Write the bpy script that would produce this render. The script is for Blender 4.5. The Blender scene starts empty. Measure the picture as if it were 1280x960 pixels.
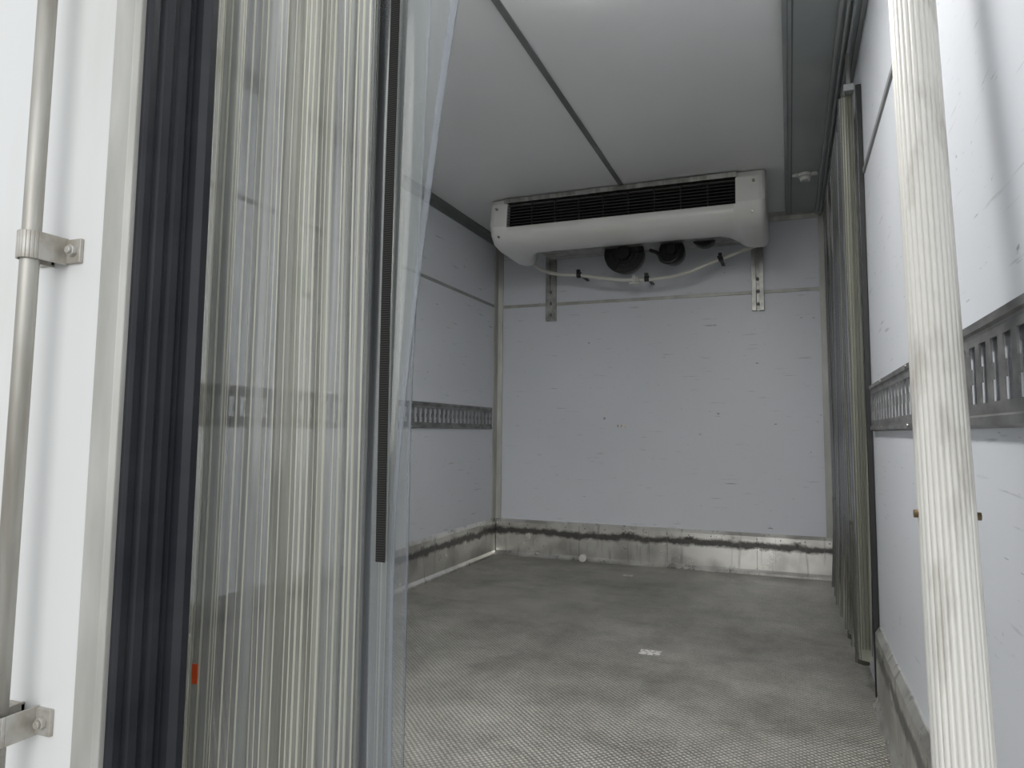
import bpy, bmesh, math, random
from mathutils import Matrix, Vector
random.seed(7)
S=bpy.context.scene
COL=S.collection
S.view_settings.view_transform='Standard'
# ------------------------------------------------------------ dimensions (metres)
XL,XR=-1.94,0.255      # inner side walls
YR,YF=0.70,4.62        # rear face (door plane) and front bulkhead
ZC=2.225               # inner ceiling
EYE=0.855
# ------------------------------------------------------------ material helpers
def newmat(name):
    m=bpy.data.materials.new(name); m.use_nodes=True
    nt=m.node_tree; b=nt.nodes['Principled BSDF']
    return m,nt,b
def mat(name,col,rough=.5,metal=0.0,var=0.0,vscale=(3,3,3),bump=0.0,bscale=(40,40,40),col2=None,spec=None,detail=4,lo=.35,hi=.65,bdist=.01):
    m,nt,b=newmat(name)
    b.inputs['Roughness'].default_value=rough; b.inputs['Metallic'].default_value=metal
    if spec is not None: b.inputs['Specular IOR Level'].default_value=spec
    tc=nt.nodes.new('ShaderNodeTexCoord')
    if col2 is None: col2=tuple(max(0,c*(1-var)) for c in col)
    mp=nt.nodes.new('ShaderNodeMapping'); mp.inputs['Scale'].default_value=vscale
    nz=nt.nodes.new('ShaderNodeTexNoise'); nz.inputs['Scale'].default_value=1; nz.inputs['Detail'].default_value=detail
    cr=nt.nodes.new('ShaderNodeValToRGB'); cr.color_ramp.elements[0].position=lo; cr.color_ramp.elements[1].position=hi
    cr.color_ramp.elements[0].color=(*col2,1); cr.color_ramp.elements[1].color=(*col,1)
    L=nt.links.new
    L(tc.outputs['Object'],mp.inputs[0]); L(mp.outputs[0],nz.inputs['Vector']); L(nz.outputs['Fac'],cr.inputs[0]); L(cr.outputs[0],b.inputs['Base Color'])
    if bump>0:
        mp2=nt.nodes.new('ShaderNodeMapping'); mp2.inputs['Scale'].default_value=bscale
        n2=nt.nodes.new('ShaderNodeTexNoise'); n2.inputs['Scale'].default_value=1; n2.inputs['Detail'].default_value=3
        bp=nt.nodes.new('ShaderNodeBump'); bp.inputs['Strength'].default_value=bump; bp.inputs['Distance'].default_value=bdist
        L(tc.outputs['Object'],mp2.inputs[0]); L(mp2.outputs[0],n2.inputs['Vector']); L(n2.outputs['Fac'],bp.inputs['Height']); L(bp.outputs[0],b.inputs['Normal'])
    return m

def panel_mat(name,col,scuff=True,rough=.38):
    """painted GRP panel: faint mottling, sparse dark horizontal scuffs and specks"""
    m,nt,b=newmat(name); L=nt.links.new; N=nt.nodes.new
    b.inputs['Roughness'].default_value=rough
    tc=N('ShaderNodeTexCoord')
    n1=N('ShaderNodeTexNoise'); n1.inputs['Scale'].default_value=1.6; n1.inputs['Detail'].default_value=5
    L(tc.outputs['Object'],n1.inputs['Vector'])
    cr=N('ShaderNodeValToRGB'); cr.color_ramp.elements[0].position=.3; cr.color_ramp.elements[1].position=.7
    cr.color_ramp.elements[0].color=(*[c*.95 for c in col],1); cr.color_ramp.elements[1].color=(*col,1)
    L(n1.outputs['Fac'],cr.inputs[0]); out=cr.outputs[0]
    if scuff:
        for sc,lo,hi,dark in (((5,5,75),.665,.77,.33),((22,22,40),.725,.78,.20),((16,16,190),.70,.76,.25)):
            mp=N('ShaderNodeMapping'); mp.inputs['Scale'].default_value=sc; mp.inputs['Rotation'].default_value=(0,.05,0)
            n=N('ShaderNodeTexNoise'); n.inputs['Scale'].default_value=1; n.inputs['Detail'].default_value=3
            L(tc.outputs['Object'],mp.inputs[0]); L(mp.outputs[0],n.inputs['Vector'])
            r=N('ShaderNodeMapRange'); r.inputs[1].default_value=lo; r.inputs[2].default_value=hi; r.inputs[3].default_value=0; r.inputs[4].default_value=.7
            L(n.outputs['Fac'],r.inputs[0])
            mx=N('ShaderNodeMixRGB'); mx.inputs[2].default_value=(dark*.8,dark*.8,dark*.8,1)
            L(r.outputs[0],mx.inputs[0]); L(out,mx.inputs[1]); out=mx.outputs[0]
    L(out,b.inputs['Base Color'])
    n3=N('ShaderNodeTexNoise'); n3.inputs['Scale'].default_value=3; n3.inputs['Detail'].default_value=1
    bp=N('ShaderNodeBump'); bp.inputs['Strength'].default_value=.08; bp.inputs['Distance'].default_value=.02
    L(tc.outputs['Object'],n3.inputs['Vector']); L(n3.outputs['Fac'],bp.inputs['Height']); L(bp.outputs[0],b.inputs['Normal'])
    return m

M_wall=panel_mat('panel_white',(.725,.75,.795))
M_ceil=panel_mat('panel_ceiling',(.82,.83,.84),scuff=False,rough=.42)
M_outer=mat('door_paint',(.74,.75,.75),rough=.3,col2=(.66,.66,.63),vscale=(7,7,1.2),lo=.28,hi=.5)
M_alu_p=mat('aluminium_pale',(.54,.54,.51),rough=.5,metal=.3,col2=(.40,.40,.37),vscale=(14,14,3))
M_trim=mat('trim_grey',(.40,.42,.42),rough=.45,metal=.4,var=.25)
M_seam=mat('seam_strip',(.17,.18,.18),rough=.5,var=.3)
M_railgrey=mat('curtain_track_grey',(.36,.39,.385),rough=.45,metal=.2,var=.15)
M_steel=mat('steel',(.60,.60,.58),rough=.28,metal=1,col2=(.34,.33,.30),vscale=(30,30,5))
M_rod=mat('rod_steel',(.50,.49,.455),rough=.5,metal=.6,col2=(.34,.32,.28),vscale=(40,40,4))
M_galv=mat('galvanised',(.5,.5,.48),rough=.42,metal=.75,col2=(.3,.3,.28),vscale=(18,18,18))
M_clamp=mat('clamp_metal',(.54,.53,.50),rough=.5,metal=.5,col2=(.40,.37,.32),vscale=(40,40,40))
M_track=mat('track_metal',(.30,.30,.295),rough=.42,metal=.6,col2=(.15,.15,.15),vscale=(12,12,30))
M_black=mat('black_rubber',(.016,.018,.025),rough=.5,col2=(.028,.030,.036),vscale=(3,3,9),bump=.05,spec=.3)
M_blackp=mat('black_plastic',(.02,.02,.021),rough=.4,var=.2)
M_louv=mat('louvre_black',(.05,.052,.055),rough=.35,var=.2)
M_unit=mat('unit_plastic',(.80,.80,.78),rough=.3,col2=(.74,.735,.70),vscale=(3,3,6))
M_hose=mat('hose',(.72,.71,.66),rough=.4,var=.1)
M_coil=mat('coil',(.03,.03,.03),rough=.5,metal=.3,var=.4,vscale=(200,5,5))
M_pole=mat('pole_paint',(.68,.67,.63),rough=.45,metal=.15,col2=(.48,.46,.42),vscale=(25,25,6),lo=.3,hi=.48,bump=.05)
M_rust=mat('rust_bolt',(.28,.2,.11),rough=.5,metal=.7,var=.4,vscale=(80,80,80))
M_orange=mat('orange_tag',(.8,.10,.015),rough=.4,var=.1)
M_paper=mat('paper',(.75,.74,.70),rough=.7,col2=(.35,.34,.32),vscale=(70,70,70),lo=.4,hi=.5)
M_white=mat('white_plastic',(.78,.78,.75),rough=.35,var=.06)
M_green=mat('green_plastic',(.22,.40,.30),rough=.4,var=.1)
M_ground=mat('concrete_yard',(.50,.50,.48),rough=.9,var=.25,vscale=(4,4,4),bump=.3)

def kick_mat():
    m,nt,b=newmat('kick_plate'); L=nt.links.new; N=nt.nodes.new
    b.inputs['Metallic'].default_value=.85
    tc=N('ShaderNodeTexCoord'); sx=N('ShaderNodeSeparateXYZ'); L(tc.outputs['Object'],sx.inputs[0])
    n=N('ShaderNodeTexNoise'); n.inputs['Scale'].default_value=4; n.inputs['Detail'].default_value=6; L(tc.outputs['Object'],n.inputs['Vector'])
    cr=N('ShaderNodeValToRGB'); cr.color_ramp.elements[0].position=.36; cr.color_ramp.elements[1].position=.56
    cr.color_ramp.elements[0].color=(.52,.51,.48,1); cr.color_ramp.elements[1].color=(.82,.81,.77,1); L(n.outputs['Fac'],cr.inputs[0])
    # grime: rubbed band about 0.17 m above the floor plus dirt at the floor joint
    n2=N('ShaderNodeTexNoise'); n2.inputs['Scale'].default_value=9; n2.inputs['Detail'].default_value=6; n2.inputs['Roughness'].default_value=.7; L(tc.outputs['Object'],n2.inputs['Vector'])
    a=N('ShaderNodeMath'); a.operation='MULTIPLY_ADD'; a.inputs[1].default_value=.09; L(n2.outputs['Fac'],a.inputs[0]); L(sx.outputs[2],a.inputs[2])   # z+.09n  (n~.5 -> +.045)
    rp=N('ShaderNodeValToRGB'); e=rp.color_ramp.elements
    e[0].position=.03; e[0].color=(.7,.7,.7,1); e[1].position=.065; e[1].color=(0,0,0,1)
    for p,c in ((.185,0),(.203,.95),(.228,.95),(.246,0)):
        q=e.new(p); q.color=(c,c,c,1)
    L(a.outputs[0],rp.inputs[0])
    mx=N('ShaderNodeMixRGB'); mx.inputs[2].default_value=(.055,.052,.048,1); L(rp.outputs[0],mx.inputs[0]); L(cr.outputs[0],mx.inputs[1])
    # vertical scratches
    m3=N('ShaderNodeMapping'); m3.inputs['Scale'].default_value=(30,30,3); L(tc.outputs['Object'],m3.inputs[0])
    n3=N('ShaderNodeTexNoise'); n3.inputs['Scale'].default_value=1; n3.inputs['Detail'].default_value=3; L(m3.outputs[0],n3.inputs['Vector'])
    r3=N('ShaderNodeMapRange'); r3.inputs[1].default_value=.58; r3.inputs[2].default_value=.75; r3.inputs[3].default_value=0; r3.inputs[4].default_value=.6; L(n3.outputs['Fac'],r3.inputs[0])
    mx2=N('ShaderNodeMixRGB'); mx2.inputs[2].default_value=(.2,.19,.17,1); L(r3.outputs[0],mx2.inputs[0]); L(mx.outputs[0],mx2.inputs[1]); L(mx2.outputs[0],b.inputs['Base Color'])
    mm=N('ShaderNodeMapRange'); mm.inputs[3].default_value=.85; mm.inputs[4].default_value=.1; L(rp.outputs[0],mm.inputs[0]); L(mm.outputs[0],b.inputs['Metallic'])
    r=N('ShaderNodeMapRange'); r.inputs[3].default_value=.18; r.inputs[4].default_value=.42; L(n2.outputs['Fac'],r.inputs[0]); L(r.outputs[0],b.inputs['Roughness'])
    bp=N('ShaderNodeBump'); bp.inputs['Strength'].default_value=.2; bp.inputs['Distance'].default_value=.01; L(n.outputs['Fac'],bp.inputs['Height']); L(bp.outputs[0],b.inputs['Normal'])
    return m
M_kick=kick_mat()

def floor_mat():
    m,nt,b=newmat('floor_checker_tread'); L=nt.links.new; N=nt.nodes.new
    b.inputs['Roughness'].default_value=.40; b.inputs['Metallic'].default_value=.2
    tc=N('ShaderNodeTexCoord')
    n=N('ShaderNodeTexNoise'); n.inputs['Scale'].default_value=1.8; n.inputs['Detail'].default_value=10; n.inputs['Roughness'].default_value=.75
    L(tc.outputs['Object'],n.inputs['Vector'])
    cr=N('ShaderNodeValToRGB'); cr.color_ramp.elements[0].position=.34; cr.color_ramp.elements[1].position=.62
    cr.color_ramp.elements[0].color=(.25,.243,.215,1); cr.color_ramp.elements[1].color=(.53,.52,.47,1); L(n.outputs['Fac'],cr.inputs[0])
    mp=N('ShaderNodeMapping'); mp.inputs['Rotation'].default_value=(0,0,math.radians(45)); mp.inputs['Scale'].default_value=(78,78,1)
    L(tc.outputs['Object'],mp.inputs[0])
    v=N('ShaderNodeTexVoronoi'); v.voronoi_dimensions='2D'; v.inputs['Randomness'].default_value=.12; v.inputs['Scale'].default_value=1; L(mp.outputs[0],v.inputs['Vector'])
    mr=N('ShaderNodeMapRange'); mr.inputs[1].default_value=.15; mr.inputs[2].default_value=.5; mr.inputs[3].default_value=1; mr.inputs[4].default_value=0; L(v.outputs['Distance'],mr.inputs[0])
    bp=N('ShaderNodeBump'); bp.inputs['Strength'].default_value=1; bp.inputs['Distance'].default_value=.004; L(mr.outputs[0],bp.inputs['Height']); L(bp.outputs[0],b.inputs['Normal'])
    mx=N('ShaderNodeMixRGB'); mx.blend_type='MULTIPLY'; mx.inputs[0].default_value=1
    r2=N('ShaderNodeMapRange'); r2.inputs[3].default_value=.62; r2.inputs[4].default_value=1.22; L(mr.outputs[0],r2.inputs[0])
    L(cr.outputs[0],mx.inputs[1]); L(r2.outputs[0],mx.inputs[2]); out=mx.outputs[0]
    for sc,lo,hi,s_,c_ in (((22,22,1),.66,.73,.7,(.08,.075,.065)),((6,3.0,1),.52,.78,.5,(.12,.115,.10)),((2.5,7,1),.55,.80,.5,(.10,.095,.085)),((50,50,1),.68,.74,.75,(.07,.06,.045)),((14,60,1),.66,.74,.5,(.12,.11,.10))):
        m4=N('ShaderNodeMapping'); m4.inputs['Scale'].default_value=sc; m4.inputs['Rotation'].default_value=(0,0,.4); L(tc.outputs['Object'],m4.inputs[0])
        n4=N('ShaderNodeTexNoise'); n4.inputs['Scale'].default_value=1; n4.inputs['Detail'].default_value=8; n4.inputs['Roughness'].default_value=.68; L(m4.outputs[0],n4.inputs['Vector'])
        r4=N('ShaderNodeMapRange'); r4.inputs[1].default_value=lo; r4.inputs[2].default_value=hi; r4.inputs[3].default_value=0; r4.inputs[4].default_value=s_; L(n4.outputs['Fac'],r4.inputs[0])
        m2=N('ShaderNodeMixRGB'); m2.inputs[2].default_value=(*c_,1); L(r4.outputs[0],m2.inputs[0]); L(out,m2.inputs[1]); out=m2.outputs[0]
    L(out,b.inputs['Base Color'])
    return m
M_floor=floor_mat()

def pvc(name,col,alpha,rough=.12,tr=.5,dirt=0.0):
    m,nt,b=newmat(name); L=nt.links.new; N=nt.nodes.new
    nt.nodes.remove(b); out=[x for x in nt.nodes if x.type=='OUTPUT_MATERIAL'][0]
    tc=N('ShaderNodeTexCoord'); mp=N('ShaderNodeMapping'); mp.inputs['Scale'].default_value=(18,4,.9)
    L(tc.outputs['Object'],mp.inputs[0])
    n=N('ShaderNodeTexNoise'); n.inputs['Scale'].default_value=1; n.inputs['Detail'].default_value=5; L(mp.outputs[0],n.inputs['Vector'])
    cr=N('ShaderNodeMapRange'); cr.inputs[1].default_value=.3; cr.inputs[2].default_value=.7; cr.inputs[3].default_value=max(0,alpha-.13); cr.inputs[4].default_value=min(1,alpha+.13); L(n.outputs['Fac'],cr.inputs[0])
    t=N('ShaderNodeBsdfTransparent'); t.inputs[0].default_value=(.93,.94,.92,1)
    d=N('ShaderNodeBsdfDiffuse'); d.inputs[0].default_value=(*col,1)
    tl=N('ShaderNodeBsdfTranslucent'); tl.inputs[0].default_value=(*col,1)
    if dirt:
        m5=N('ShaderNodeMapping'); m5.inputs['Scale'].default_value=(26,5,.7); m5.inputs['Location'].default_value=(3,1,2); L(tc.outputs['Object'],m5.inputs[0])
        n5=N('ShaderNodeTexNoise'); n5.inputs['Scale'].default_value=1; n5.inputs['Detail'].default_value=7; n5.inputs['Roughness'].default_value=.65; L(m5.outputs[0],n5.inputs['Vector'])
        r5=N('ShaderNodeValToRGB'); r5.color_ramp.elements[0].position=.36; r5.color_ramp.elements[1].position=.62
        r5.color_ramp.elements[0].color=(*[c*(1-dirt) for c in col],1); r5.color_ramp.elements[1].color=(*[min(1,c*(1+dirt*.45)) for c in col],1)
        L(n5.outputs['Fac'],r5.inputs[0]); L(r5.outputs[0],d.inputs[0]); L(r5.outputs[0],tl.inputs[0])
    md=N('ShaderNodeMixShader'); md.inputs[0].default_value=tr; L(d.outputs[0],md.inputs[1]); L(tl.outputs[0],md.inputs[2])
    ms=N('ShaderNodeMixShader'); L(cr.outputs[0],ms.inputs[0]); L(t.outputs[0],ms.inputs[1]); L(md.outputs[0],ms.inputs[2])
    g=N('ShaderNodeBsdfGlossy'); g.inputs['Roughness'].default_value=rough
    f=N('ShaderNodeFresnel'); f.inputs[0].default_value=1.4
    mg=N('ShaderNodeMixShader'); L(f.outputs[0],mg.inputs[0]); L(ms.outputs[0],mg.inputs[1]); L(g.outputs[0],mg.inputs[2])
    L(mg.outputs[0],out.inputs[0])
    return m
M_pvc=pvc('pvc_film',(.34,.355,.355),.68,tr=.5,dirt=.5)
M_pvcrib=pvc('pvc_rib',(.66,.66,.57),.82,tr=.4)
M_pvccream=pvc('pvc_film_cream',(.37,.375,.335),.70,tr=.5,dirt=.45)
M_clear=pvc('pvc_clear',(.50,.53,.57),.16,rough=.08,tr=.4)
M_clearedge=pvc('pvc_clear_edge',(.48,.52,.60),.35,rough=.1)
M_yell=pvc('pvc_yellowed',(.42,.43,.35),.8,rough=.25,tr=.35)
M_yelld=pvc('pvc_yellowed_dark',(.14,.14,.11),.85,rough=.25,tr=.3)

# ------------------------------------------------------------ geometry helpers
def finish(name,bm,mats,parent=None,smooth=False,bevel=0,seg=2,solid=0,angle=35):
    me=bpy.data.meshes.new(name); bmesh.ops.recalc_face_normals(bm,faces=bm.faces[:]); bm.to_mesh(me); bm.free()
    if not isinstance(mats,(list,tuple)): mats=[mats]
    for m in mats: me.materials.append(m)
    o=bpy.data.objects.new(name,me); COL.objects.link(o)
    if parent: o.parent=parent
    if smooth:
        for p in me.polygons: p.use_smooth=True
    if solid:
        s=o.modifiers.new('solid','SOLIDIFY'); s.thickness=solid; s.offset=0
    if bevel:
        bv=o.modifiers.new('bevel','BEVEL'); bv.width=bevel; bv.segments=seg; bv.limit_method='ANGLE'; bv.angle_limit=math.radians(angle)
    return o
def addbox(bm,x0,x1,y0,y1,z0,z1,mi=0):
    v=[bm.verts.new(p) for p in ((x0,y0,z0),(x1,y0,z0),(x1,y1,z0),(x0,y1,z0),(x0,y0,z1),(x1,y0,z1),(x1,y1,z1),(x0,y1,z1))]
    for f in ((3,2,1,0),(4,5,6,7),(0,1,5,4),(1,2,6,5),(2,3,7,6),(3,0,4,7)):
        fc=bm.faces.new([v[i] for i in f]); fc.material_index=mi
def box(name,x0,x1,y0,y1,z0,z1,m,parent=None,bevel=0):
    bm=bmesh.new(); addbox(bm,x0,x1,y0,y1,z0,z1); return finish(name,bm,m,parent,bevel=bevel)
def addcyl(bm,p0,p1,r,seg=20,mi=0,r2=None):
    p0=Vector(p0);p1=Vector(p1);d=p1-p0
    q=d.to_track_quat('Z','Y').to_matrix().to_4x4()
    res=bmesh.ops.create_cone(bm,cap_ends=True,segments=seg,radius1=r,radius2=r if r2 is None else r2,depth=d.length,matrix=Matrix.Translation((p0+p1)/2)@q)
    fs=set()
    for v in res['verts']:
        for f in v.link_faces: fs.add(f)
    for f in fs:
        f.material_index=mi
        if len(f.verts)==4: f.smooth=True
def extrude(name,pts,axis,a0,a1,m,parent=None,bevel=0,closed=True,smooth=False,solid=0):
    """pts = 2D profile; axis 'x': (y,z), 'y': (x,z), 'z': (x,y)"""
    bm=bmesh.new()
    def P(u,v,t): return {'x':(t,u,v),'y':(u,t,v),'z':(u,v,t)}[axis]
    A=[bm.verts.new(P(u,v,a0)) for u,v in pts]; B=[bm.verts.new(P(u,v,a1)) for u,v in pts]
    n=len(pts)
    for i in range(n if closed else n-1):
        j=(i+1)%n; bm.faces.new((A[i],A[j],B[j],B[i]))
    if closed: bm.faces.new(A); bm.faces.new(B[::-1])
    return finish(name,bm,m,parent,bevel=bevel,smooth=smooth,solid=solid)
def empty(name,loc=(0,0,0)):
    e=bpy.data.objects.new(name,None); COL.objects.link(e); e.location=loc; e.empty_display_size=.1; return e
def tube(name,pts,r,m,parent=None,cyc=False):
    cu=bpy.data.curves.new(name,'CURVE'); cu.dimensions='3D'; cu.bevel_depth=r; cu.bevel_resolution=4; cu.resolution_u=10
    sp=cu.splines.new('BEZIER'); sp.bezier_points.add(len(pts)-1)
    for b,p in zip(sp.bezier_points,pts):
        b.co=p; b.handle_left_type=b.handle_right_type='AUTO'
    cu.materials.append(m)
    o=bpy.data.objects.new(name,cu); COL.objects.link(o)
    if parent:o.parent=parent
    return o

# ------------------------------------------------------------ shell
T=.08
box('floor',XL-T,XR+T,YR,YF+T,-.09,0,M_floor)
box('ceiling',XL-T,XR+T,YR,YF+T,ZC,ZC+T,M_ceil)
box('wall_left',XL-T,XL,YR,YF+T,0,ZC,M_wall)
box('wall_front',XL,XR,YF,YF+T,0,ZC,M_wall)
box('wall_right',XR,XR+T,YR,YF+T,0,ZC,M_wall)

H=.247
prof=[(0,0),(.028,0),(.028,.012),(.016,.03),(.016,H-.02),(.004,H),(0,H)]
extrude('baseboard_front',[(YF-a,b) for a,b in prof],'x',XL+.02,XR-.02,M_kick)
extrude('baseboard_left',[(XL+a,b) for a,b in prof],'y',YR+.2,YF,M_kick)
extrude('baseboard_right',[(XR-a,b) for a,b in prof],'y',YR+.05,2.57,M_kick)
extrude('trim_1',[(XL,YF-.055),(XL+.008,YF-.055),(XL+.018,YF-.018),(XL+.05,YF-.008),(XL+.05,YF),(XL,YF)],'z',H,ZC-.012,M_alu_p)
extrude('trim_2',[(XR,YF-.05),(XR-.01,YF-.05),(XR-.02,YF-.02),(XR-.065,YF-.010),(XR-.065,YF),(XR,YF)],'z',H,ZC-.012,M_alu_p)
extrude('trim_3',[(YF,ZC-.045),(YF-.012,ZC-.045),(YF-.016,ZC-.018),(YF-.05,ZC-.010),(YF-.05,ZC),(YF,ZC)],'x',XL+.05,XR-.01,M_alu_p)
extrude('trim_4',[(YF,1.726),(YF-.006,1.728),(YF-.006,1.746),(YF,1.748)],'x',XL+.05,XR-.065,M_alu_p)
extrude('trim_5',[(XL,1.728),(XL+.006,1.730),(XL+.006,1.746),(XL,1.748)],'y',YR+.2,YF-.056,M_trim)
extrude('trim_6',[(XR,1.728),(XR-.006,1.730),(XR-.006,1.746),(XR,1.748)],'y',YR+.05,2.57,M_trim)
extrude('trim_7',[(XL,ZC-.05),(XL+.010,ZC-.05),(XL+.02,ZC-.02),(XL+.045,ZC-.010),(XL+.045,ZC),(XL,ZC)],'y',YR+.2,YF-.06,M_seam)
box('trim_8',-.853,-.829,YR+.1,YF-.052,ZC-.006,ZC,M_seam)
bm=bmesh.new()
for x in (-1.32,-.74,-.20): addbox(bm,x-.001,x+.001,YF-.0185,YF-.015,.03,.225)
for k in range(16): addcyl(bm,(XL+.12+k*.135,YF-.019,.212),(XL+.12+k*.135,YF-.015,.212),.004,8)
finish('trim_9',bm,M_seam)

# ------------------------------------------------------------ curtain track panel on the ceiling
tp=empty('curtain_ceiling_track')
box('panel',.022,.175,YR+.2,YF-.06,ZC-.018,ZC,M_railgrey,tp,bevel=.002)
box('edge_strip',.006,.022,YR+.2,YF-.06,ZC-.024,ZC,M_trim,tp,bevel=.002)
box('groove',.036,.041,YR+.2,YF-.06,ZC-.0195,ZC-.017,M_seam,tp)
for i,(a,b_,d) in enumerate(((.175,.186,.040),(.196,.203,.052),(.214,.222,.052),(.240,.255,.034))):
    box('channel_rib_%d'%(i+1),a,b_,YR+.2,YF-.06,ZC-d,ZC,M_trim,tp,bevel=.001)
box('channel_web',.186,.240,YR+.2,YF-.06,ZC-.026,ZC,M_railgrey,tp)

lp=empty('ceiling_lamp')
bm=bmesh.new(); zc=ZC-.018
addcyl(bm,(.105,3.87,zc-.018),(.105,3.87,zc),.036,28)
addcyl(bm,(.060,3.87,zc-.012),(.060,3.87,zc),.018,16); addcyl(bm,(.150,3.87,zc-.012),(.150,3.87,zc),.018,16)
finish('base',bm,M_white,lp,bevel=.003)
bm=bmesh.new(); addcyl(bm,(.105,3.87,zc-.040),(.105,3.87,zc-.018),.024,24,r2=.030); finish('socket',bm,M_white,lp)
bm=bmesh.new(); addcyl(bm,(.105,3.87,zc-.043),(.105,3.87,zc-.040),.016,20); finish('contact',bm,M_steel,lp)

# ------------------------------------------------------------ slotted cargo rails
def cargo_rail(name,xw,side,y0,y1):
    par=empty(name)
    z0,z1=EYE+.010,EYE+.160
    pitch=.058
    n=int((y1-y0)/pitch)
    bm=bmesh.new()
    xs=xw-side*.008
    zb=[z0+.022,z0+.034,z0+.062,z0+.084,z0+.116,z0+.128]
    for i in range(n):
        ys=y0+i*pitch
        yb=[0,.010,.018,.036,.044,pitch]
        for a in range(5):
            for c in range(5):
                hole=False
                if c in(1,3) and a in(1,2,3): hole=True
                if c==2 and a in (1,2): hole=True
                if hole: continue
                v=[bm.verts.new((xs,ys+yb[a],zb[c])),bm.verts.new((xs,ys+yb[a+1],zb[c])),bm.verts.new((xs,ys+yb[a+1],zb[c+1])),bm.verts.new((xs,ys+yb[a],zb[c+1]))]
                bm.faces.new(v)
    bmesh.ops.remove_doubles(bm,verts=bm.verts[:],dist=1e-5)
    finish('slotted_web',bm,M_track,par,solid=.002)
    def fl(nm,pts): extrude(nm,[(xw-side*a,b) for a,b in pts],'y',y0,y0+n*pitch,M_track,par)
    fl('flange_top',[(0,z1),(.004,z1),(.013,z1-.004),(.013,z1-.015),(.0095,z1-.018),(.0095,zb[5]),(.0065,zb[5]),(.0065,z1-.022),(0,z1-.022)])
    fl('flange_bottom',[(0,z0),(.004,z0),(.013,z0+.004),(.013,z0+.015),(.0095,z0+.018),(.0095,zb[0]),(.0065,zb[0]),(.0065,z0+.020),(0,z0+.020)])
    bm=bmesh.new()
    for i in range(0,n,8):
        for z in(z1-.010,z0+.010):
            addcyl(bm,(xw-side*.012,y0+i*pitch+.03,z),(xw-side*.016,y0+i*pitch+.03,z),.0045,10)
    finish('rivets',bm,M_steel,par)
cargo_rail('cargo_rail',XL,-1,YR+.35,YF-.06)
cargo_rail('cargo_rail.001',XR,1,YR+.1,2.57)

# ------------------------------------------------------------ evaporator unit
ev=empty('refrigeration_evaporator')
cap=[(4.36,2.22),(4.36,1.985),(4.31,1.945),(4.22,1.932),(3.90,1.938),(3.81,1.955),(3.765,1.995),(3.748,2.045),(3.746,2.052),(3.762,2.188),(3.766,2.194),(3.775,2.22)]
mid=[(4.06,2.22),(4.06,2.02),(4.04,1.965),(4.00,1.947),(3.90,1.942),(3.81,1.957),(3.765,1.995),(3.748,2.045),(3.746,2.052),(3.762,2.188),(3.766,2.194),(3.775,2.22)]
xa,xb=-1.635,-.085
st=[]
def sec(x,k,rec,ins): st.append((x,k,rec,ins))
sec(xa,1,0,.030);sec(xa+.006,1,0,.014);sec(xa+.018,1,0,.004);sec(xa+.034,1,0,0);sec(xa+.075,1,0,0);sec(xa+.10,.92,0,0);sec(xa+.1149,.8,0,0)
sec(xa+.115,.8,1,0);sec(xa+.135,.5,1,0);sec(xa+.165,.2,1,0);sec(xa+.21,.03,1,0)
for k in range(1,8): sec(xa+.21+(xb-xa-.50)*k/8,0,1,0)
sec(xb-.25,.03,1,0);sec(xb-.20,.2,1,0);sec(xb-.165,.5,1,0);sec(xb-.1501,.68,1,0);sec(xb-.15,.7,0,0);sec(xb-.12,.92,0,0);sec(xb-.08,1,0,0);sec(xb-.034,1,0,0);sec(xb-.018,1,0,.004);sec(xb-.006,1,0,.014);sec(xb,1,0,.030)
bm=bmesh.new(); rows=[]
cy,cz=4.03,2.09
for x,k,rec,ins in st:
    r=[]
    for i,(c,m_) in enumerate(zip(cap,mid)):
        y=c[0]*k+m_[0]*(1-k); z=c[1]*k+m_[1]*(1-k)
        if rec and i in(8,9): y+=.05
        y+= (-ins if y>cy else ins); 
        if i not in(0,11): z+=ins if z<cz else -ins*.3
        r.append(bm.verts.new((x,y,z)))
    rows.append(r)
n=len(cap)
for a,(A,B) in enumerate(zip(rows,rows[1:])):
    for i in range(n):
        j=(i+1)%n
        f=bm.faces.new((A[i],A[j],B[j],B[i]))
        if st[a][2] and st[a+1][2] and i==8: f.material_index=1
        else: f.smooth=not(i in(7,8,9,11,0))
bm.faces.new(rows[0]);bm.faces.new(rows[-1][::-1])
sh=finish('shell',bm,[M_unit,M_coil],ev)
gx0,gx1=xa+.117,xb-.152
bm=bmesh.new()
for k in range(7):
    z=2.064+k*.0185; y=3.752+ (z-2.05)*.11
    pts=[(y,z),(y+.004,z-.004),(y+.034,z+.006),(y+.032,z+.010)]
    A=[bm.verts.new((gx0,a,b)) for a,b in pts];B=[bm.verts.new((gx1,a,b)) for a,b in pts]
    for i in range(4):
        j=(i+1)%4; bm.faces.new((A[i],A[j],B[j],B[i]))
for k in range(1,9):
    x=gx0+(gx1-gx0)*k/9; addbox(bm,x-.002,x+.002,3.775,3.80,2.053,2.188)
finish('louvre_blades',bm,M_louv,ev)
box('top_steel_strip',gx0-.02,gx1+.01,3.750,3.80,2.190,2.218,M_steel,ev,bevel=.002)
box('coil_housing',xa+.14,xb-.14,4.06,4.50,2.02,2.22,M_galv,ev,bevel=.004)
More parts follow.
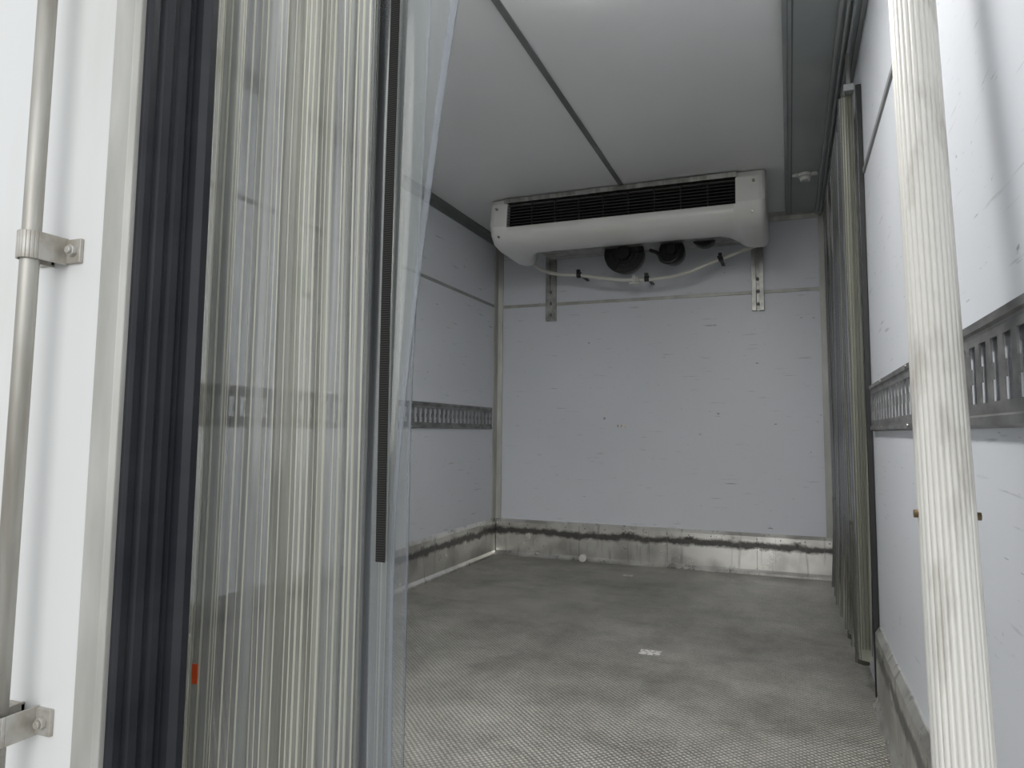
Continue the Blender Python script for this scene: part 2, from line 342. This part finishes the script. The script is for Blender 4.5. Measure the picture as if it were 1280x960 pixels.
def fan(i,x,y,z,r):
    bm=bmesh.new()
    addcyl(bm,(x,y,z),(x,y+.10,z),r,40,r2=r*.92)
    f=finish('fan_shroud_%d'%i,bm,M_blackp,ev,bevel=.006)
    bm=bmesh.new(); 
    for rr in (.35,.55,.75,.93):
        k=28
        vs=[]
        for a in range(k):
            t=2*math.pi*a/k; vs.append((x+r*rr*math.cos(t),y-.006,z+r*rr*math.sin(t)))
        for a in range(k): addcyl(bm,vs[a],vs[(a+1)%k],.0022,6)
    for a in range(6):
        t=math.pi/3*a; addcyl(bm,(x,y-.006,z),(x+r*.93*math.cos(t),y-.006,z+r*.93*math.sin(t)),.003,6)
    addcyl(bm,(x,y-.03,z),(x,y,z),r*.33,24)
    finish('fan_guard_%d'%i,bm,M_blackp,ev)
fan(1,-.955,4.34,1.985,.128); fan(2,-.655,4.34,1.975,.080); fan(3,-.46,4.34,2.072,.085)
tube('fan_bracket',[(-.78,4.30,1.98),(-.73,4.28,1.95),(-.70,4.28,1.90),(-.64,4.28,1.895),(-.60,4.29,1.95),(-.60,4.32,1.99)],.012,M_blackp,ev)
bm=bmesh.new()
for x,z in ((xa+.05,2.16),(xa+.06,1.995),(xb-.06,2.16),(xb-.07,2.0)):
    addcyl(bm,(x,3.742 if z>2.05 else 3.757,z),(x,3.77,z),.007,12)
finish('screws',bm,M_steel,ev)
for i,x in enumerate((-1.525,-.165)):
    pr=[(x-.036,YF),(x-.036,YF-.03),(x-.010,YF-.03),(x-.010,YF-.008),(x+.010,YF-.008),(x+.010,YF-.03),(x+.036,YF-.03),(x+.036,YF)]
    extrude('hanger_channel_%d'%(i+1),pr,'z',1.618,2.21,M_galv,ev,bevel=.001)
    bm=bmesh.new()
    for z in (1.66,1.74,1.82): addcyl(bm,(x,YF-.018,z),(x,YF-.006,z),.012,6)
    finish('hanger_bolts_%d'%(i+1),bm,M_seam,ev)
hs=ev
tube('hose',[(-1.60,4.42,1.99),(-1.50,4.42,1.925),(-1.265,4.40,1.879),(-.922,4.40,1.824),(-.622,4.40,1.834),(-.358,4.40,1.920),(-.15,4.42,1.99)],.0125,M_hose,hs)
bm=bmesh.new()
for x,z in((-1.265,1.879),(-.82,1.824),(-.37,1.915)):
    addcyl(bm,(x-.014,4.40,z),(x+.014,4.40,z+(.01 if x>-.5 else 0)),.019,16); addbox(bm,x-.010,x+.010,4.40,YF-.002,z+.004,z+.012); addbox(bm,x-.010,x+.010,4.37,4.40,z+.008,z+.032)
finish('hose_clips',bm,M_blackp,hs)
bm=bmesh.new(); addcyl(bm,(-.90,4.385,1.80),(-.90,4.385,1.85),.012,12); addcyl(bm,(-.93,4.385,1.80),(-.86,4.385,1.80),.009,12); addcyl(bm,(-.875,4.385,1.80),(-.875,4.385,1.835),.008,12)
finish('hose_tee',bm,M_hose,hs)

# ------------------------------------------------------------ rear left door with seal and lock rod
dr=empty('door_1',(-.024,0,0))
XD=-.842
box('panel',XL+.024,XD-.045,.715,.79,-.0,ZC,M_outer,dr)
extrude('edge_profile',[(XD-.047,.712),(XD-.045,.705),(XD-.006,.705),(XD,.711),(XD,.78),(XD-.047,.78)],'z',0,ZC,M_alu_p,dr,bevel=.001)
pts=[(XD-.05,.80),(XD-.001,.80),(XD-.001,.722),(XD+.006,.722),(XD+.010,.728),(XD+.008,.742),(XD+.003,.746),(XD+.003,.752),(XD+.009,.756),(XD+.011,.770),(XD+.006,.780),(XD+.002,.783),(XD+.002,.790),
     (XD+.006,.794),(XD+.008,.806),(XD+.004,.815),(XD-.002,.818),(XD+.000,.826),(XD+.014,.829),(XD+.024,.838),(XD+.024,.852),(XD+.014,.864),(XD-.004,.868),(XD-.03,.866),(XD-.05,.84)]
pts=[(a,.710+(b-.712)*.86) for a,b in pts]
extrude('rubber_seal',pts,'z',.003,ZC-.005,M_black,dr,bevel=.0008)
bm=bmesh.new()
xr_,yr_=-.982,.668
addcyl(bm,(xr_,yr_,.02),(xr_,yr_,2.2),.0125,24)
finish('lock_rod',bm,M_rod,dr)
def clampset(i,z):
    bm=bmesh.new()
    hh=.020
    seg=10; inner=.0145; outer=.0175
    ring=[]
    for k in range(seg+1):
        t=math.pi*k/seg+math.pi
        ring.append((math.cos(t),math.sin(t)))
    for k in range(seg):
        a,b_=ring[k],ring[k+1]
        q=[]
        for (c,s),rad in((a,inner),(a,outer),(b_,outer),(b_,inner)):
            q.append((xr_+c*rad,yr_+s*rad))
        v0=[bm.verts.new((x,y,z-hh)) for x,y in q]; v1=[bm.verts.new((x,y,z+hh)) for x,y in q]
        for a_ in range(4):
            b2=(a_+1)%4; f=bm.faces.new((v0[a_],v0[b2],v1[b2],v1[a_])); f.smooth=True
        bm.faces.new(v0);bm.faces.new(v1[::-1])
    addbox(bm,xr_-.0175,xr_-.0145,yr_,.7149,z-hh,z+hh); addbox(bm,xr_+.0145,xr_+.0175,yr_,.712,z-hh,z+hh)
    addbox(bm,xr_+.0145,xr_+.046,.709,.7149,z-hh*.9,z+hh*.9); addbox(bm,xr_-.045,xr_-.0145,.709,.7149,z-hh*.9,z+hh*.9)
    addcyl(bm,(xr_+.032,.702,z),(xr_+.032,.711,z),.009,6); addcyl(bm,(xr_+.032,.698,z),(xr_+.032,.702,z),.0055,12)
    addcyl(bm,(xr_-.032,.702,z),(xr_-.032,.711,z),.009,6)
    finish('rod_clamp_%d'%i,bm,M_clamp,dr,bevel=.001)
clampset(1,1.112); clampset(2,.445); clampset(3,1.95)
fr=empty('rear_door_frame')
box('header',XL-T,XR+T,.64,YR,ZC,ZC+.10,M_alu_p,fr,bevel=.004)
box('sill',XL-T,XR+T,.66,YR,-.10,-.02,M_alu_p,fr,bevel=.003)
box('jamb_1',XL-T,XL-.02,.64,YR,-.02,ZC,M_alu_p,fr,bevel=.003)
box('jamb_2',XR+.03,XR+T,.64,YR,-.02,ZC,M_alu_p,fr,bevel=.003)
d2=empty('door_2')
box('panel',XR+T+.06,XR+T+.14,.72,1.80,-.02,ZC,M_outer,d2)
box('seal',XR+T+.05,XR+T+.14,1.80,1.84,-.01,ZC-.01,M_black,d2,bevel=.006)
bm=bmesh.new()
for z in(.2,1.1,2.0): addbox(bm,XR+T,XR+T+.06,.72,.78,z-.04,z+.04); addcyl(bm,(XR+T+.03,.70,z-.05),(XR+T+.03,.70,z+.05),.014,14)
finish('hinges',bm,M_galv,d2)

# ------------------------------------------------------------ PVC strip curtain (rear)
pc=empty('strip_curtain')
def sheet(name,path,z0,z1,mats,mi_of,parent,rows=14,warp=None,solid=0):
    bm=bmesh.new(); R=[]
    for k in range(rows+1):
        z=z0+(z1-z0)*k/rows; r=[]
        for i,(x,y) in enumerate(path):
            dx,dy=(0,0) if warp is None else warp(i/(len(path)-1),z,x,y)
            r.append(bm.verts.new((x+dx,y+dy,z)))
        R.append(r)
    for A,B in zip(R,R[1:]):
        for i in range(len(path)-1):
            f=bm.faces.new((A[i],A[i+1],B[i+1],B[i])); f.smooth=True; f.material_index=mi_of(i)
    me=bpy.data.meshes.new(name); bm.to_mesh(me); bm.free()
    for m in mats: me.materials.append(m)
    o=bpy.data.objects.new(name,me); COL.objects.link(o); o.parent=parent
    if solid:
        s=o.modifiers.new('s','SOLIDIFY'); s.thickness=solid
    return o
x=-1.90; idx=0; XE=-.575
while True:
    w=random.uniform(.12,.15) if x<-1.0 else random.uniform(.085,.12)
    xe=min(x+w,XE)
    yb=.952+(idx%2)*.012+random.uniform(-.002,.002)
    path=[];mi=[]
    N_=int((xe-x)/.0009)
    ph=random.uniform(0,6); amp=random.uniform(.003,.0055); per=random.uniform(.03,.055)
    ribs=[]; xx=x+.002
    while xx<xe:
        ribs.append((xx,random.choice((.0008,.0010,.0014)))); xx+=random.choice((.008,.013,.015,.018,.022))
    for i in range(N_+1):
        px=x+(xe-x)*i/N_
        y=yb+amp*math.sin((px-x)/per*2*math.pi+ph)
        rb=False
        for c,h in ribs:
            if abs(px-c)<h: y-=.0014*(1-((px-c)/h)**2); rb=True
        path.append((px,y)); mi.append(1 if rb else (2 if idx%3==0 else 0))
    ph2=random.uniform(0,6)
    sheet('strip_%02d'%idx,path,.03,2.12,[M_pvc,M_pvcrib,M_pvccream],lambda i:mi[i],pc,rows=24,
          warp=lambda t,z,x_,y_,p=ph2:((.002*math.sin(z*2.2+p)+.0012*math.sin(z*6+p*2))*(1 if x_<-.65 else .3),.003*math.sin(z*1.6+x_*9)))
    idx+=1
    if xe>=XE-.001: break
    x=xe-.036
N_=30; path=[]
for i in range(N_+1):
    t=i/N_; path.append((-.625+.071*t,.945-.026*math.sin(t*2.4)+.012*t))
def cw(t,z,x_,y_):
    k=max(0,(z-.7)/.72)**1.5
    return (.050*k*t+.002*math.sin(z*7)*t,.04*k*t*t)
sheet('clear_strip',path,.03,2.12,[M_clear,M_clearedge],lambda i:1 if i>N_-3 else 0,pc,rows=40,warp=cw,solid=.0025)
path=[(-.605+.047*i/20,.985-.02*math.sin(i/20*3.1)) for i in range(21)]
sheet('clear_strip_back',path,.03,2.12,[M_clear,M_clearedge],lambda i:1 if i>18 else 0,pc,rows=30,warp=lambda t,z,x_,y_:(.03*max(0,z-.9)*t,0),solid=.0025)
box('hanging_rail',XL+.02,-.45,.93,1.0,2.10,2.17,M_galv,pc,bevel=.003)
box('orange_tag',-.938,-.926,.9365,.9380,.430,.462,M_orange,pc)
bm=bmesh.new()
rows_=70
prev=None
for k in range(rows_+1):
    z=.662+(2.15-.662)*k/rows_; xx=-.564+.003*math.sin(z*3)+ .006*(z-.66); yy=.908+.003*math.sin(z*5)
    cur=[bm.verts.new((xx+a*.0075,yy+b_*.0012,z)) for a,b_ in((-1,-1),(1,-1),(1,1),(-1,1))]
    if prev:
        for i in range(4):
            j=(i+1)%4; bm.faces.new((prev[i],prev[j],cur[j],cur[i]))
    else: bm.faces.new(cur)
    prev=cur
bm.faces.new(prev)
mst,nt,b=newmat('webbing'); b.inputs['Roughness'].default_value=.8; b.inputs['Specular IOR Level'].default_value=.2
tc=nt.nodes.new('ShaderNodeTexCoord'); wv=nt.nodes.new('ShaderNodeTexWave'); wv.bands_direction='Z'; wv.inputs['Scale'].default_value=90; wv.inputs['Distortion'].default_value=1.5
cr=nt.nodes.new('ShaderNodeValToRGB'); cr.color_ramp.elements[0].color=(.006,.006,.006,1); cr.color_ramp.elements[1].color=(.04,.039,.037,1)
nt.links.new(tc.outputs['Object'],wv.inputs[0]); nt.links.new(wv.outputs['Fac'],cr.inputs[0]); nt.links.new(cr.outputs[0],b.inputs['Base Color'])
finish('webbing_strap',bm,mst)

# ------------------------------------------------------------ side-door curtain gathered along the right wall
sc=empty('strip_curtain.001')
path=[];mi=[]
y=2.62; k=0
while y<4.15:
    xin=.192+random.uniform(-.008,.010); xo=.236+random.uniform(-.004,.004)
    stp=random.uniform(.05,.10)
    for t in (0,.25,.5,.75):
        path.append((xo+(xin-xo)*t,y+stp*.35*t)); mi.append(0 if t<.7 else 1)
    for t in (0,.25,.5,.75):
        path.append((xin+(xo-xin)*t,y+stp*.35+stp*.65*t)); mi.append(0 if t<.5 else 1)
    y+=stp
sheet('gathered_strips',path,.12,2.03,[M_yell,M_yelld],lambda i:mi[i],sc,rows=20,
      warp=lambda t,z,x_,y_:(.004*math.sin(z*2+y_*5)-.03*max(0,.45-z)*(.6+math.sin(y_*30)),.01*math.sin(z*3+y_*11)))
for j,(yy,zz) in enumerate(((2.66,.09),(2.78,.12),(3.0,.08),(3.3,.10),(3.8,.07))):
    p=[(.228,yy),(.212,yy-.004),(.198,yy+.006),(.188,yy+.02)]
    sheet('loose_end_%d'%(j+1),p,zz,.55,[M_yelld],lambda i:0,sc,rows=10,warp=lambda t,z,x_,y_:(.03*max(0,.4-z)*math.sin(z*14)-.02*max(0,.4-z),.10*max(0,.35-z)),solid=.002)
box('top_bar',.200,.232,2.58,4.2,2.03,2.055,M_trim,sc,bevel=.002)
bm=bmesh.new()
for yy in (2.61,3.1,3.6,4.1): addbox(bm,.210,.222,yy-.01,yy+.01,2.055,ZC-.052)
finish('bar_hangers',bm,M_steel,sc)
box('edge_post',.236,.254,2.585,2.60,.02,2.05,M_blackp,sc,bevel=.002)
bm=bmesh.new()
for xx in (.198,.206,.215,.225): addbox(bm,xx-.0012,xx+.0012,2.606,2.612,.16,2.03)
finish('leading_strip_ribs',bm,M_yelld,sc)

# ------------------------------------------------------------ fluted post standing inside the doorway
bm=bmesh.new(); rad=.0290; fl=26; seg=fl*6
pb=Vector((.151,.760,0)); pt=Vector((.188,1.262,ZC))
rings=[]
for p in (pb,pt):
    ring=[]
    for a in range(seg):
        t=2*math.pi*a/seg; r=rad-.0013*(1-abs(math.sin(fl*t/2)))**1.5*1.6
        ring.append(bm.verts.new((p.x+r*math.cos(t),p.y+r*math.sin(t),p.z)))
    rings.append(ring)
for a in range(seg):
    b_=(a+1)%seg; bm.faces.new((rings[0][a],rings[0][b_],rings[1][b_],rings[1][a]))
bm.faces.new(rings[0]);bm.faces.new(rings[1][::-1])
po=empty('grab_post')
finish('fluted_tube',bm,M_pole,po)
bm=bmesh.new(); c=pb.lerp(pt,.765/ZC)
addcyl(bm,(c.x-rad-.004,c.y,c.z),(c.x+rad+.004,c.y,c.z),.0045,14); finish('cross_bolt',bm,M_rust,po)
bm=bmesh.new(); addcyl(bm,(pb.x,pb.y+.002,0),(pb.x,pb.y+.003,.02),.045,32); finish('foot_flange',bm,M_galv,po)

# ------------------------------------------------------------ small things
sw=empty('wall_switch')
box('housing',XL,XL+.03,2.34,2.43,1.44,1.54,M_green,sw,bevel=.004)
box('rocker',XL,XL+.036,2.43,2.50,1.435,1.545,M_white,sw,bevel=.003)
box('wall_sticker',-1.065,-.995,YF-.001,YF-.0002,.885,.902,M_paper)
box('floor_label',-.565,-.485,2.80,2.86,.0003,.0012,M_paper)
box('paper_scrap',-.95,-.89,4.24,4.275,.0003,.0015,M_paper)
bm=bmesh.new(); addcyl(bm,(-1.288,4.595,.024),(-1.288,4.565,.024),.024,24); addcyl(bm,(-1.288,4.565,.024),(-1.288,4.558,.024),.012,16)
finish('drain_plug',bm,M_white,bevel=.002)

# added fill light on the ceiling, out of view, to brighten the interior
lb=empty('added_fill_light')
mL,nt,b=newmat('fill_emitter'); b.inputs['Emission Color'].default_value=(1,.985,.96,1); b.inputs['Emission Strength'].default_value=46; b.inputs['Base Color'].default_value=(.9,.9,.9,1)
box('body',-.62,-.38,1.00,1.86,ZC-.03,ZC,M_white,lb,bevel=.004)
box('fill_emitter',-.60,-.40,1.01,1.85,ZC-.050,ZC-.03,mL,lb,bevel=.006)

# ------------------------------------------------------------ outside
bm=bmesh.new(); s=40
vs=[bm.verts.new(p) for p in((-s,-s,-1.0),(s,-s,-1.0),(s,s,-1.0),(-s,s,-1.0))]; bm.faces.new(vs); finish('ground',bm,M_ground)

w=bpy.data.worlds.new('overcast'); S.world=w; w.use_nodes=True
nt=w.node_tree; bg=nt.nodes['Background']; 
tc=nt.nodes.new('ShaderNodeTexCoord'); sx=nt.nodes.new('ShaderNodeSeparateXYZ'); cr=nt.nodes.new('ShaderNodeValToRGB')
cr.color_ramp.elements[0].position=0; cr.color_ramp.elements[0].color=(.92,.95,.98,1); cr.color_ramp.elements[1].color=(.96,.98,1,1)
nt.links.new(tc.outputs['Generated'],sx.inputs[0]); nt.links.new(sx.outputs[2],cr.inputs[0]); nt.links.new(cr.outputs[0],bg.inputs[0])
bg.inputs[1].default_value=.95
# broad sun lamp added for bright sky behind, lifting the far wall
sl=bpy.data.lights.new('sky_fill_sun','SUN'); sl.energy=1.4; sl.angle=math.radians(46); sl.color=(1,.985,.96)
so=bpy.data.objects.new('sky_fill_sun',sl); COL.objects.link(so)
so.rotation_euler=Vector((-.25,1,-.16)).to_track_quat('-Z','Y').to_euler()

# ------------------------------------------------------------ camera
cam=bpy.data.cameras.new('camera'); cam.sensor_width=36; cam.lens=880/1280*36; cam.clip_start=.02; cam.shift_y=-18/1280
co=bpy.data.objects.new('camera',cam); COL.objects.link(co)
Yv=Vector((347,-80,-880)).normalized(); Zv=Vector((.010,1,0)); Zv.z=(347*.010-80)/880; Zv.normalize(); Xv=Yv.cross(Zv)
co.matrix_world=Matrix.Translation((0,0,EYE))@Matrix((Xv,Yv,Zv)).to_4x4()
S.camera=co
